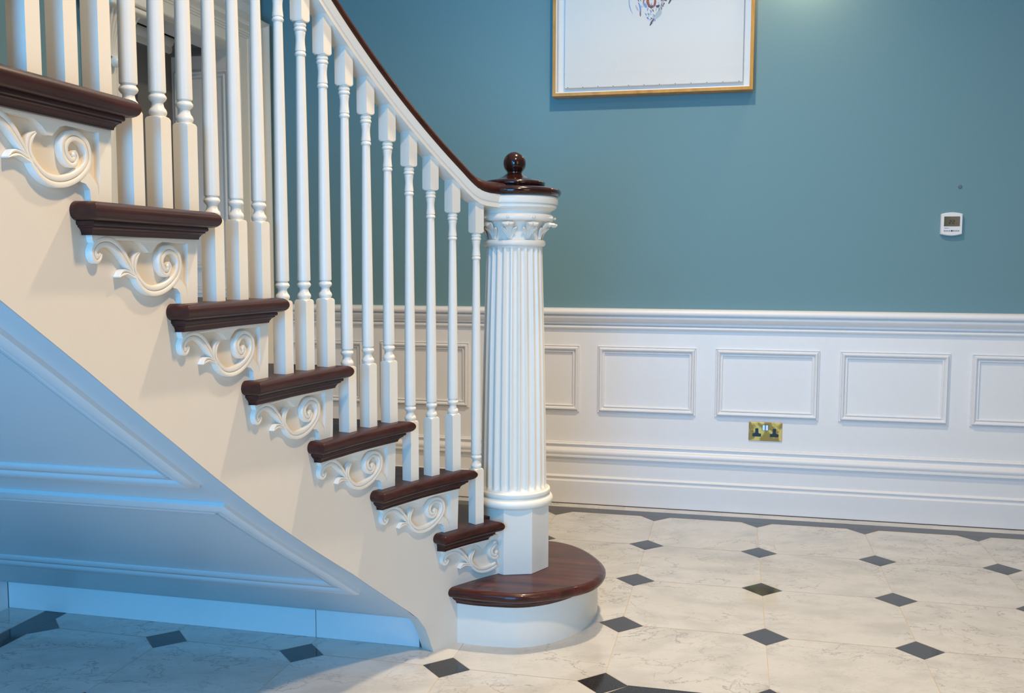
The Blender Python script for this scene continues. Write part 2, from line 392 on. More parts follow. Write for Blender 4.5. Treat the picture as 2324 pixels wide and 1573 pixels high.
# near wall with two windows (behind the camera)
fw = MB(); W1 = (-3.9, -2.2, 4.2, 6.8); W2 = (-1.4, 1.8, 1.0, 5.4)
xs = [WX - 0.3, W1[0], W1[1], W2[0], W2[1], RX + 0.3]
fw.box((xs[0], FY - 0.3, 0), (xs[1], FY, CZ)); fw.box((xs[2], FY - 0.3, 0), (xs[3], FY, CZ)); fw.box((xs[4], FY - 0.3, 0), (xs[5], FY, CZ))
for W_ in (W1, W2):
    fw.box((W_[0], FY - 0.3, 0), (W_[1], FY, W_[2])); fw.box((W_[0], FY - 0.3, W_[3]), (W_[1], FY, CZ))
struct(fw.build('wall_front', M['wall_room'], None, smooth=0), 'pale wall with two windows')
for n_, W_ in ((1, W1), (2, W2)):
    b = MB(); t = 0.12
    b.box((W_[0], FY - 0.2, W_[2]), (W_[0] + t, FY - 0.05, W_[3])); b.box((W_[1] - t, FY - 0.2, W_[2]), (W_[1], FY - 0.05, W_[3]))
    b.box((W_[0] + t, FY - 0.2, W_[2]), (W_[1] - t, FY - 0.05, W_[2] + t)); b.box((W_[0] + t, FY - 0.2, W_[3] - t), (W_[1] - t, FY - 0.05, W_[3]))
    xm = (W_[0] + W_[1]) / 2; b.box((xm - 0.04, FY - 0.18, W_[2] + t), (xm + 0.04, FY - 0.07, W_[3] - t))
    zm = (W_[2] + W_[3]) / 2; b.box((W_[0] + t, FY - 0.17, zm - 0.04), (xm - 0.04, FY - 0.08, zm + 0.04)); b.box((xm + 0.04, FY - 0.17, zm - 0.04), (W_[1] - t, FY - 0.08, zm + 0.04))
    struct(b.build('window_%d' % n_, M['white'], None, smooth=0, bevel=0.01), 'white painted window frame')

# horizontal moulding swept along x on the back wall: list of (y, z), y is the face
def run_x(name, prof, x0, x1, m, label):
    b = MB(); r0 = [(x0, y, z) for y, z in prof]; r1 = [(x1, y, z) for y, z in prof]
    b.rings([r0, r1]); return struct(b.build(name, m, None, smooth=50), label)
def arc(cy, cz, r, a0, a1, n=5): return [(cy + r * math.cos(math.radians(a0 + (a1 - a0) * k / n)), cz + r * math.sin(math.radians(a0 + (a1 - a0) * k / n))) for k in range(n + 1)]
PY = 0.412                                      # face of the white panelling
run_x('trim_1', [(WY, 1.874), (PY - 0.004, 1.876)] + arc(PY - 0.016, 1.899, 0.019, 260, 100, 5) + [(PY - 0.008, 1.920), (PY - 0.008, 1.926), (PY - 0.030, 1.928), (PY - 0.032, 1.944), (PY - 0.026, 1.948)]
      + [(PY - 0.034, 1.958), (PY - 0.052, 1.968), (PY - 0.080, 1.986), (PY - 0.092, 2.006), (PY - 0.090, 2.018), (PY - 0.070, 2.020), (PY - 0.070, 2.030)]
      + arc(PY - 0.086, 2.060, 0.032, 235, 110, 6) + [(PY - 0.086, 2.096), (WY, 2.100)], WX + 0.03, RX, M['panel'], 'white moulded chair rail between teal wall and panelling')
run_x('baseboard_back', [(WY, 0.0), (0.350, 0.0), (0.350, 0.243), (0.362, 0.252), (0.374, 0.258), (0.374, 0.270), (0.364, 0.276), (0.362, 0.288), (0.376, 0.300), (0.386, 0.306), (0.390, 0.492), (0.370, 0.498), (0.354, 0.504), (0.354, 0.520), (0.366, 0.524), (0.368, 0.530)]
      + arc(0.386, 0.560, 0.036, 215, 130, 5) + [(0.382, 0.596), (0.390, 0.612), (0.392, 0.626), (0.374, 0.632), (0.370, 0.642), (0.378, 0.650), (0.400, 0.652), (0.398, 0.660), (PY, 0.666), (WY, 0.666)], WX + 0.03, RX, M['panel'], 'tall white moulded skirting board along the back wall')
wp = MB(); wp.box((WX + 0.01, PY, 0.66), (RX, WY + 0.01, 1.88))
wains = struct(wp.build('trim_2', M['panel'], None, smooth=0), 'white painted wainscot panelling on the back wall')
fg = MB(); fg.box((WX + 0.03, 0.345, 0.0005), (RX, 0.352, 0.006)); struct(fg.build('trim_3', M['gap'], None, smooth=0), 'thin dark joint under the skirting board')
# raised rectangular mouldings, mitred frames
def mitre_frame(b, O, U_, V_, N_, u0, v0, u1, v1, prof, mi=0, open_bottom=False):
    """prof: (inset from outer edge, height); O origin, U/V in-plane, N out"""
    def P(u, v, h): return tuple(O[i] + U_[i] * u + V_[i] * v + N_[i] * h for i in range(3))
    cs = [(u0, v0, 1, 1), (u1, v0, -1, 1), (u1, v1, -1, -1), (u0, v1, 1, -1)]
    if not open_bottom:
        R = [[P(c[0] + c[2] * d, c[1] + c[3] * d, h) for d, h in prof] for c in cs]
        R.append(R[0]); b.rings(R, False, False, False, mi)
    return b
PROF = [(0, 0), (0.0, 0.014), (0.005, 0.018), (0.010, 0.006), (0.015, 0.006), (0.020, 0.032), (0.028, 0.042), (0.038, 0.040), (0.048, 0.026), (0.055, 0.010), (0.058, 0.010), (0.061, 0.022), (0.068, 0.024), (0.075, 0.016), (0.075, 0)]
for k in range(-4, 6):
    x0 = -0.662 + 1.2215 * k; x1 = x0 + 1.028
    if x1 < WX + 0.3 or x0 > RX: continue
    x0 = max(x0, WX + 0.1); x1 = min(x1, RX - 0.05)
    b = MB(); mitre_frame(b, (0, PY, 0), (1, 0, 0), (0, 0, 1), (0, -1, 0), x0, 0.992, x1, 1.702, PROF)
    o = b.build('panel_moulding', M['panel'], None, smooth=40); o.parent = wains

# ------------------------------------------------------------------ doorway in the left wall: casing, lining, lobby behind
dr = struct(thing('door_1', 'open doorway with broad white moulded casing beyond the stairs', None, (WX, (DY0 + DY1) / 2, 0)))
CP = [(0.0, 0.0), (0.0, 0.05), (0.03, 0.075), (0.06, 0.06), (0.075, 0.035), (0.09, 0.035), (0.095, 0.045), (0.38, 0.045), (0.39, 0.055), (0.44, 0.055), (0.45, 0.065), (0.50, 0.065), (0.51, 0.075), (0.56, 0.075), (0.60, 0.085), (0.68, 0.12), (0.72, 0.125), (0.74, 0.11), (0.80, 0.11), (0.82, 0.10), (0.86, 0.12), (0.93, 0.145), (0.99, 0.135), (1.0, 0.12), (1.0, 0)]
def casing_ring(fn): return [fn(d, h) for d, h in CP]
WR, WL, WH = 0.58, 0.46, 0.38
b = MB(); x = WX
R = [casing_ring(lambda d, h: (x + h, DY1 + d * WR, 0.0)), casing_ring(lambda d, h: (x + h, DY1 + d * WR, DZ + d * WH)),
     casing_ring(lambda d, h: (x + h, DY0 - d * WL, DZ + d * WH)), casing_ring(lambda d, h: (x + h, DY0 - d * WL, 0.0))]
b.rings(R, False, False, False); b.build('door_casing', M['white'], dr, smooth=30)
b = MB(); b.box((WX, DY0 - WL - 0.1, DZ + WH - 0.01), (WX + 0.05, DY1 + 0.34, DZ + WH + 1.3)); b.box((WX, DY0 - WL - 0.1, DZ + WH - 0.02), (WX + 0.13, DY1 + 0.36, DZ + WH + 0.10))
b.build('overdoor_board', M['white'], dr, smooth=0, bevel=0.01)
LX = -5.22; LZ = 5.09
b = MB()
b.box((LX - 0.9, DY1, 0), (WX - 0.29, DY1 + 0.05, LZ)); b.box((WX - 0.3, DY1 - 0.004, 0), (WX + 0.0, DY1 + 0.002, DZ))
b.box((WX - 0.3, DY0, DZ - 0.006), (WX, DY1, DZ + 0.004)); b.box((WX - 0.3, DY0 - 0.004, 0), (WX, DY0 + 0.004, DZ))
b.build('door_lining', M['white'], dr, smooth=0)
b = MB(); V = (0, 0, 1)
PR2 = [(0, 0), (0.0, 0.018), (0.014, 0.026), (0.028, 0.012), (0.040, 0.010), (0.048, 0.020), (0.062, 0.018), (0.070, 0.0)]
for (z0, z1) in ((2.50, 4.60), (0.5, 2.3)):
    mitre_frame(b, (0, DY1 - 0.003, 0), (1, 0, 0), (0, 0, 1), (0, -1, 0), -5.18, z0, -4.545, z1, PR2)
b.build('lining_moulding', M['white'], dr, smooth=40)
b = MB(); b.rings([[(LX - 0.02, DY1 - y, z) for y, z in ((0, 4.76), (0.03, 4.77), (0.03, 4.84), (0.06, 4.86), (0.09, 4.93), (0.09, 4.96), (0, 4.96))],
                   [(WX - 0.30, DY1 - y, z) for y, z in ((0, 4.76), (0.03, 4.77), (0.03, 4.84), (0.06, 4.86), (0.09, 4.93), (0.09, 4.96), (0, 4.96))]])
b.build('lobby_cornice', M['dim'], dr, smooth=40)
b = MB(); b.box((LX - 0.06, DY1 - 0.62, 0), (LX, DY1, LZ)); b.box((LX - 0.06, -2.8, 4.66), (LX, DY1 - 0.62, LZ))
b.box((LX - 0.9, -2.85, 0), (WX - 0.3, -2.8, LZ)); b.box((LX - 0.95, -2.85, 0), (LX - 0.9, DY1 + 0.05, LZ))
b.build('lobby_wall', M['dim'], dr, smooth=0)
b = MB(); b.rings([[(LX + x_, yy, z) for x_, z in ((0, 4.79), (0.03, 4.80), (0.04, 4.85), (0.07, 4.87), (0.10, 4.91), (0.10, 4.93), (0, 4.93))] for yy in (-2.8, DY1 - 0.03)])
b.build('lobby_cornice', M['white'], dr, smooth=40)
b = MB(); b.box((LX - 0.95, -2.85, LZ), (WX - 0.29, DY1 + 0.05, LZ + 0.1)); b.build('lobby_ceiling', M['lobby'], dr, smooth=0)
# curtain in the lobby
cu = MB(); n = 60; R0 = []; R1 = []
for i in range(n + 1):
    y = -2.2 + 1.55 * i / n; xo = LX - 0.16 + 0.035 * math.sin(i * 1.15)
    R0.append((xo, y, 0.02)); R1.append((xo + 0.004, y, 4.64))
cu.rings([R0, [(x - 0.012, y, z) for x, y, z in R0]], False, False, False)
cu = MB(); cu.rings([R0, R1], False, False, False); cu.rings([[(x - 0.012, y, z) for x, y, z in R0], [(x - 0.012, y, z) for x, y, z in R1]], False, False, False)
tag(cu.build('curtain', M['curtain'], None, smooth=60), 'dark blue grey curtain hanging in the lobby beyond the doorway', 'curtain')
# carved console bracket on the left casing
co = MB(); cyy = DY0 - 0.40; cz = 4.63
def cons(t):    # t 0 top .. 1 bottom : projection
    return 0.22 * (1 - t) ** 1.6 + 0.035
for j in range(9):
    yy = cyy - 0.20 + 0.05 * j; rr = []
    for i in range(15):
        t = i / 14; px = cons(t); cxx = WX + 0.12 + px * 0.5; zz = cz - 0.36 * t
        hw = 0.022 * (1 - 0.5 * t); cen = cyy + (yy - cyy) * (1 - 0.72 * t) 
        ring = [(cxx + math.cos(a) * 0.026 * (1 - 0.4 * t) + 0.01 * (1 - abs(j - 4) / 5), cen + math.sin(a) * hw, zz) for a in [2 * PI * q / 8 for q in range(8)]]
        rr.append(ring)
    co.rings(rr)
co.lathe([(0.0, -0.05), (0.03, -0.04), (0.045, 0.0), (0.03, 0.04), (0.0, 0.05)], (WX + 0.17, cyy, cz - 0.40), 12)
tc_ = thing('console_bracket', 'white carved acanthus console bracket beside the doorway casing', 'bracket', (WX + 0.1, cyy, cz - 0.4))
co.build('acanthus_leaf', M['white'], tc_, smooth=60)
b = MB(); b.box((WX + 0.03, cyy - 0.26, cz), (WX + 0.34, cyy + 0.26, cz + 0.05)); b.box((WX + 0.03, cyy - 0.28, cz + 0.05), (WX + 0.37, cyy + 0.28, cz + 0.5))
b.build('cap_block', M['white'], tc_, smooth=0, bevel=0.02, seg=3)
b = MB(); b.box((WX + 0.0, cyy - 0.22, 2.0), (WX + 0.12, cyy + 0.22, cz)); b.build('pilaster', M['white'], tc_, smooth=0, bevel=0.01)

# ------------------------------------------------------------------ staircase
SW = WX + 0.004                              # the stair stops just short of the wall
st = thing('staircase', 'curving white painted staircase with dark mahogany treads rising to the left', 'staircase', (-2.5, -4.2, 0))
def tessel(pts):
    return tessellate_polygon([[Vector((p[0], p[1], 0)) for p in pts]])
def slab(b, pts, flags, prof, zbase, cap_top=True, mi=0):
    """outline pts CCW, flags[i] true when edge i->i+1 takes the profile; prof = (inset, z) from bottom to top"""
    n = len(pts); N = []
    for i in range(n):
        a, c = pts[i], pts[(i + 1) % n]; dx, dy = c[0] - a[0], c[1] - a[1]; l = math.hypot(dx, dy) or 1e-9
        N.append((-dy / l, dx / l) if True else None)
    rings = []
    for ins, z in prof:
        r = []
        for i in range(n):
            n1, n2 = N[i - 1], N[i]; d1 = ins if flags[i - 1] else 0.0; d2 = ins if flags[i] else 0.0
            det = n1[0] * n2[1] - n1[1] * n2[0]
            if abs(det) < 0.05: ox, oy = ((n1[0] + n2[0]) / 2 * max(d1, d2), (n1[1] + n2[1]) / 2 * max(d1, d2))
            else: ox = (d1 * n2[1] - d2 * n1[1]) / det; oy = (n1[0] * d2 - n2[0] * d1) / det
            r.append((pts[i][0] + ox, pts[i][1] + oy, zbase + z))
        rings.append(r)
    b.rings(rings, True, False, False, mi)
    tri = tessel(pts)
    for ri in (0, len(rings) - 1): b.add(rings[ri], [tuple(t) for t in tri], mi)
TT = 0.070
def bull(t=TT, n=10): return [(t / 2 * (1 - math.cos(a)) , t / 2 + t / 2 * math.sin(a)) for a in [(-PI / 2 + PI * k / n) for k in range(n + 1)]]
BULL = [(0.004 if 0 else max(0, i - 0.0), z) for i, z in bull()]
SCO = [(0.030, 0.0), (0.029, 0.008), (0.022, 0.020), (0.014, 0.027), (0.010, 0.028), (0.010, 0.033), (0.002, 0.037), (0.0, 0.044), (0.002, 0.052)]
def ccw(P, F):
    A = sum(P[i - 1][0] * P[i][1] - P[i][0] * P[i - 1][1] for i in range(len(P)))
    if A > 0: return P, F
    P2 = P[::-1]; n = len(P); F2 = [F[(n - 2 - i) % n] for i in range(n)]
    return P2, F2
def tread_outline(k, so, sf, i0, i1, back=0.0):
    """so side offset, sf how far the front edge stands out"""
    P = []; F = []
    fx, fy, _ = cur(i0, so)
    P.append((SW, fy)); F.append(True)
    n = 16
    for j in range(n + 1):
        i = i0 + (i1 - i0) * j / n; x, y, _ = cur(i, so); P.append((x, y)); F.append(True)
    x, y, _ = cur(i1, -0.04); P.append((x, y)); F.append(False)
    m = 8
    for j in range(1, m + 1):
        i = i1 + (RI[k + 1] - i1) * j / m; x, y, _ = cur(i, -0.04); P.append((x, y)); F.append(False)
    P.append((SW, y)); F.append(False)
    return ccw(P, F)
risery = {}
for k in range(3, LAST + 2):
    risery[k] = cur(RI[k], -0.04)[1]
risery[2] = -3.02
treads = {}
for k in range(2, LAST + 1):
    z = k * RISE
    if k == 2:
        P = [(SW, -2.95), (-0.80, -2.95), (-0.84, -3.15), (-0.93, -3.305)]; F = [True, False, False, True]
        for j in range(13):
            i = NOSE[2] + (NEND[2] - NOSE[2]) * j / 12; x, y, _ = cur(i, 0.075); P.append((x, y)); F.append(True)
        x, y, _ = cur(NEND[2], -0.04); P.append((x, y)); F.append(False)
        for j in range(1, 6):
            x, y, _ = cur(NEND[2] + (RI[3] - NEND[2]) * j / 5, -0.04); P.append((x, y)); F.append(False)
        P.append((SW, y)); F.append(False)
        P, F = ccw(P, F)
        P2 = [(SW, -2.98), (-0.80, -2.98), (-0.84, -3.15), (-0.95, -3.345)]; F2 = [True, False, False, True]
        for j in range(11):
            i = NOSE[2] + 0.3 + (NEND[2] - 0.17 - NOSE[2] - 0.3) * j / 10; x, y, _ = cur(i, 0.040); P2.append((x, y)); F2.append(True)
        x, y, _ = cur(NEND[2] - 0.17, -0.04); P2.append((x, y)); F2.append(False)
        P2.append((SW, y)); F2.append(False)
        P2, F2 = ccw(P2, F2)
    else:
        P, F = tread_outline(k, 0.075, 0.085, NOSE[k], NEND[k])
        P2, F2 = tread_outline(k, 0.040, 0.05, NOSE[k] + 0.28, NEND[k] - 0.17)
    b = MB(); slab(b, P, F, BULL, z - TT)
    t = b.build('tread', M['tread'], st, smooth=40)
    b = MB(); slab(b, P2, F2, SCO, z - TT - 0.052)
    m_ = b.build('nosing_moulding', M['tread'], None, smooth=30); m_.parent = t; m_.matrix_parent_inverse = Matrix.Identity(4)
    m_.matrix_parent_inverse = (root_of(st) @ t.matrix_parent_inverse).inverted()
    treads[k] = t
    if k > 2:
        x, y, _ = cur(RI[k], -0.05); b = MB(); b.box((SW, y - 0.045, z - RISE), (x, y, z - TT)); b.build('riser', M['white'], st, smooth=0)
# curtail (first) step
def crom(P, n=5):
    out = []
    for i in range(len(P) - 1):
        p0 = P[max(0, i - 1)]; p1 = P[i]; p2 = P[i + 1]; p3 = P[min(len(P) - 1, i + 2)]
        for j in range(n):
            t = j / n
            out.append(tuple(0.5 * (2 * p1[d] + (p2[d] - p0[d]) * t + (2 * p0[d] - 5 * p1[d] + 4 * p2[d] - p3[d]) * t * t + (3 * p1[d] - p0[d] - 3 * p2[d] + p3[d]) * t ** 3) for d in range(len(p1))))
    out.append(tuple(P[-1])); return out
CT = [(-1.092, -3.664), (-0.98, -3.684), (-0.8116, -3.694), (-0.5646, -3.668), (-0.31, -3.502), (-0.155, -3.320), (-0.1085, -3.0812), (-0.158, -2.845), (-0.335, -2.560), (-0.530, -2.415), (-0.75, -2.385), (-1.1, -2.385)]
CR = [(-1.0478, -3.5915), (-0.9265, -3.609), (-0.7592, -3.604), (-0.6127, -3.580), (-0.4776, -3.5016), (-0.3512, -3.361), (-0.2456, -3.155), (-0.2038, -2.945), (-0.2166, -2.718), (-0.37, -2.545), (-0.55, -2.462), (-0.75, -2.445), (-1.1, -2.445)]
top = crom(CT, 5)
def back_pts():
    L = []
    for j in range(7):
        x, y, _ = cur(-1.6 + (0.95 + 1.6) * j / 6, -0.06); L.append((x, y))
    return L
bk = back_pts()
P = [(SW, -2.385)][:0]
P = list(top) + [(SW, -2.385), (SW, -3.0), (-1.05, -3.0)] + bk
F = [True] * (len(top)) + [False] * (3 + len(bk)); F[len(top) - 1] = True; F[-1] = True
P, F = ccw(P, F)
b = MB(); slab(b, P, F, BULL, RISE - TT)
t1 = b.build('tread', M['curtail'], st, smooth=40)
tag(t1, 'wide rounded glossy mahogany first step')
ci = crom(CR, 5)
def inset_path(path, d):
    out = []
    for i, p in enumerate(path):
        a = path[max(0, i - 1)]; c = path[min(len(path) - 1, i + 1)]; dx, dy = c[0] - a[0], c[1] - a[1]; l = math.hypot(dx, dy); out.append((p[0] + dy / l * d, p[1] - dx / l * d))
    return out
sco_path = inset_path(ci, 0.036); sco_path[0] = (-1.078, -3.63)
P2 = sco_path + [(SW, -2.41), (SW, -3.0), (-1.05, -3.0)] + bk; F2 = [True] * len(sco_path) + [False] * (3 + len(bk)); F2[-1] = True
P2, F2 = ccw(P2, F2)
b = MB(); slab(b, P2, F2, [(i, z) for i, z in SCO], RISE - TT - 0.052)
m_ = b.build('nosing_moulding', M['curtail'], None, smooth=30); m_.parent = t1; m_.matrix_parent_inverse = (root_of(st) @ t1.matrix_parent_inverse).inverted()
b = MB(); b.rings([[(x, y, z) for x, y in (ci + [(SW, -2.445), (SW, -2.5), (-1.1, -2.5)] + inset_path(ci, -0.04)[::-1])] for z in (0.0, RISE - TT - 0.04)], True, True, True)
b = MB(); pr = ci + [(SW, -2.445)]
b.rings([[(x, y, 0) for x, y in pr], [(x, y, RISE - TT - 0.03) for x, y in pr]], False, False, False)
pi_ = inset_path(pr, -0.03); b.rings([[(x, y, 0) for x, y in pi_], [(x, y, RISE - TT - 0.03) for x, y in pi_]], False, False, False)
b.build('curtail_riser', M['white'], st, smooth=50)
x, y, _ = cur(RI[3], 0)
b = MB(); b.box((SW, -3.07, RISE), (-1.02, -3.03, 2 * RISE - TT)); b.build('riser', M['white'], st, smooth=0)

# string: face board following the line of the stair
def topz(i):
    k = 2
    for kk in range(2, LAST + 2):
        if i >= RI[kk] - 1e-6: k = kk
    return k * RISE - TT - 0.02
cuts = sorted(set([round(-1.9 + 0.1 * j, 3) for j in range(0, 355)] + [RI[k] for k in range(3, LAST + 2)] + [a for a, _ in LOW[:8]]))
IE = RI[LAST + 1]
segs = [(a, b_) for a, b_ in zip(cuts, cuts[1:]) if b_ <= IE + 1e-6 and b_ - a > 1e-4]
b = MB()
for (i0, i1) in segs:
    zt = topz((i0 + i1) / 2); 
    for off in (-0.035, -0.14):
        x0, y0, _ = cur(i0, off); x1, y1, _ = cur(i1, off)
        b.add([(x0, y0, lerp(LOW, i0) * RISE), (x1, y1, lerp(LOW, i1) * RISE), (x1, y1, zt), (x0, y0, zt)], [(0, 1, 2, 3)])
    a0, a1 = cur(i0, -0.035), cur(i0, -0.14); c0, c1 = cur(i1, -0.035), cur(i1, -0.14)
    for z0, z1 in ((lerp(LOW, i0) * RISE, lerp(LOW, i1) * RISE), (zt, zt)):
        b.add([(a0[0], a0[1], z0), (c0[0], c0[1], z1), (c1[0], c1[1], z1), (a1[0], a1[1], z0)], [(0, 1, 2, 3)])
for k in range(3, LAST + 2):
    a0, a1 = cur(RI[k], -0.035), cur(RI[k], -0.14); z0, z1 = (k - 1) * RISE - TT - 0.02, k * RISE - TT - 0.02
    b.add([(a0[0], a0[1], z0), (a1[0], a1[1], z0), (a1[0], a1[1], z1), (a0[0], a0[1], z1)], [(0, 1, 2, 3)])
so = b.build('string', M['cream'], st, smooth=0, fix=False)
bm = bmesh.new(); bm.from_mesh(so.data); bmesh.ops.remove_doubles(bm, verts=bm.verts, dist=0.0002); bmesh.ops.recalc_face_normals(bm, faces=bm.faces); bm.to_mesh(so.data); bm.free()
tag(so, 'cream painted side string with scrolled brackets')

# soffit: ruled across the width
SOF = [(-3.72, 0.228), (-3.78, 0.232), (-3.86, 0.245), (-3.93, 0.275)] + [(cur(2.95 + 0.25 * j, -0.036)[1], lerp(LOW, 2.95 + 0.25 * j) * RISE - 0.0015) for j in range(0, 105)]
SOFr = [(y, z) for y, z in SOF][::-1]
def sofz(y): return lerp(SOFr, y)
ys_i = [(cur(i * 0.1, -0.0352)[1], cur(i * 0.1, -0.0352)[0]) for i in range(-10, 360)]
ys_i.sort()
def sx(y, inset=0.0):
    return lerp(ys_i, y) - inset
def crown(y): return 0.0
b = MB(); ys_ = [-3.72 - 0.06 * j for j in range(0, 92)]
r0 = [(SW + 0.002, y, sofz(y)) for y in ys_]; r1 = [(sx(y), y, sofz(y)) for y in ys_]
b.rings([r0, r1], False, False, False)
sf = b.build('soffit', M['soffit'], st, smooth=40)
tag(sf, 'pale panelled underside of the flight')
def nrm(y):
    s = (sofz(y - 0.05) - sofz(y + 0.05)) / 0.1; l = math.hypot(1, s); return (0, -s / l, -1 / l)   # pointing down
def sof_frame(y0, y1, inset, prof, xl):
    """moulding round a soffit panel: near the foot y0, upper end y1"""
    b = MB()
    def pt(x, y, h):
        n_ = nrm(y); return (x, y + n_[1] * h, sofz(y) + n_[2] * h)
    # corner list along right side sampled
    def ring(x, y, dx, dy):
        return [pt(x + dx * d, y + dy * d, h) for d, h in prof]
    R = [ring(xl, y0, 1, -1)]
    R.append(ring(sx(y0, inset), y0, -1, -1))
    n = 14
    for j in range(1, n):
        y = y0 + (y1 - y0) * j / n; R.append(ring(sx(y, inset), y, -1, 0))
    R.append(ring(sx(y1, inset), y1, -1, 1)); R.append(ring(xl, y1, 1, 1)); R.append(R[0])
    b.rings(R, False, False, False)
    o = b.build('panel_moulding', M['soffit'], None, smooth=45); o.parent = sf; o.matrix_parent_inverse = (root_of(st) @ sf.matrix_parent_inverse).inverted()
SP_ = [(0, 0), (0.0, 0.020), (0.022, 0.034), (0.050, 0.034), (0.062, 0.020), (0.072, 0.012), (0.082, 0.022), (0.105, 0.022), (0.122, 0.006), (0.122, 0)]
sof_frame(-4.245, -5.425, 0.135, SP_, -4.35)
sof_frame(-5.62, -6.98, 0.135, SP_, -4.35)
b = MB(); b.box((SW, -3.735, 0.0), (-2.02, -3.66, 0.232)); b.box((-2.015, -3.735, 0.0), (-1.27, -3.66, 0.232)); b.build('kick_board', M['panel'], st, smooth=0, bevel=0.004)

# scroll brackets
PL = [(0.706, -0.109), (-0.008, -0.109), (0.002, -0.401), (0.125, -0.401), (0.13, -0.356), (0.152, -0.335), (0.18, -0.33), (0.197, -0.308), (0.137, -0.288), (0.105, -0.313), (0.085, -0.335), (0.078, -0.372), (0.068, -0.286), (0.067, -0.138), (0.11, -0.141), (0.25, -0.137), (0.285, -0.147), (0.327, -0.183), (0.347, -0.183), (0.377, -0.157), (0.417, -0.137), (0.582, -0.138), (0.617, -0.134), (0.657, -0.135), (0.680, -0.142), (0.694, -0.150), (0.700, -0.139)]
R1 = [(0.672, -0.190), (0.680, -0.204), (0.697, -0.212), (0.712, -0.200), (0.714, -0.180), (0.692, -0.158), (0.652, -0.146), (0.602, -0.147), (0.555, -0.165), (0.517, -0.194), (0.485, -0.227), (0.458, -0.262)]
R1W = [0.016, 0.022, 0.028, 0.031, 0.032, 0.033, 0.034, 0.036, 0.036, 0.033, 0.026, 0.012]
R2 = [(0.214, -0.226), (0.203, -0.242), (0.214, -0.262), (0.238, -0.262), (0.262, -0.240), (0.264, -0.205), (0.236, -0.176), (0.195, -0.168), (0.152, -0.186), (0.134, -0.220), (0.138, -0.256), (0.162, -0.286), (0.205, -0.314), (0.262, -0.334), (0.320, -0.339), (0.370, -0.329), (0.407, -0.307), (0.431, -0.281), (0.447, -0.256), (0.448, -0.230), (0.437, -0.203), (0.412, -0.182)]
R2W = [0.018, 0.026, 0.032, 0.034, 0.035, 0.034, 0.034, 0.034, 0.034, 0.033, 0.033, 0.034, 0.036, 0.038, 0.038, 0.034, 0.031, 0.027, 0.024, 0.027, 0.026, 0.008]
R3 = [(0.400, -0.312), (0.432, -0.285), (0.462, -0.272), (0.492, -0.262), (0.520, -0.264), (0.548, -0.279)]
R3W = [0.020, 0.017, 0.016, 0.018, 0.022, 0.004]
HT = 0.027
R1 = [(u - 0.10 * max(0, u - 0.5), v) for u, v in R1]
def bracket(k):
    base = RI[k]; z0 = k * RISE
    def W(u, v, h):
        x, y, _ = cur(base + u / SP, -0.035 + h); return (x, y, z0 + v)
    b = MB()
    um = 0.206 if k == 2 else -1.0
    pl = PL
    if k == 2:
        pl = [(0.706, -0.109), (um, -0.109), (um, -0.140), (0.25, -0.137)] + PL[16:]
    # densify long edges so the board follows the curve
    P = []
    for i in range(len(pl)):
        a, c = pl[i], pl[(i + 1) % len(pl)]; n = max(1, int(abs(c[0] - a[0]) / 0.06))
        for j in range(n): P.append((a[0] + (c[0] - a[0]) * j / n, a[1] + (c[1] - a[1]) * j / n))
    tri = tessellate_polygon([[Vector((p[0], p[1], 0)) for p in P]])
    b.add([W(u, v, HT * 0.94) for u, v in P], [tuple(t) for t in tri])
    n = len(P); b.add([W(u, v, 0) for u, v in P] + [W(u, v, HT * 0.94) for u, v in P], [(i, (i + 1) % n, n + (i + 1) % n, n + i) for i in range(n)])
    for path, wd in ((R1, R1W), (R2, R2W), (R3, R3W)):
        full = crom([(u, v, w_) for (u, v), w_ in zip(path, wd)], 4); runs = [[]]
        for q in full:                                   # the lowest bracket is cut off by the newel
            if q[0] > um: runs[-1].append(q)
            elif runs[-1]: runs.append([])
        for pw in runs:
            if len(pw) < 3: continue
            R = []
            for i, (u, v, w_) in enumerate(pw):
                a = pw[max(0, i - 1)]; c = pw[min(len(pw) - 1, i + 1)]; dx, dy = c[0] - a[0], c[1] - a[1]; l = math.hypot(dx, dy) or 1e-6
                nx, ny = -dy / l, dx / l; hw = w_ * 0.58
                prof = [(-1.0, 0), (-1.0, 0.86), (-0.90, 1.0), (-0.62, 1.06), (-0.20, 1.02), (-0.10, 0.98), (0.0, 0.76), (0.10, 0.98), (0.20, 1.02), (0.62, 1.06), (0.90, 1.0), (1.0, 0.86), (1.0, 0)]
                R.append([W(max(u + nx * hw * q, um - 0.004), v + ny * hw * q, HT * (0.02 + h)) for q, h in prof])
            b.rings(R, False, True, True)
    for (u, v, r_) in ((0.676, -0.196, 0.009), (0.214, -0.236, 0.011)):
        if u < um + 0.004 and k == 2: continue
        ring = lambda rr, h: [W(u + rr * math.cos(2 * PI * q / 12), v + rr * math.sin(2 * PI * q / 12), h) for q in range(12)]
        b.rings([ring(r_, 0), ring(r_, HT * 0.9), ring(r_ * 0.6, HT * 1.08), ring(r_ * 0.1, HT * 1.12)], True, False, True)
    o = b.build('scroll_bracket', M['white'], st, smooth=32)
    return o
for k in range(2, 10): bracket(k)

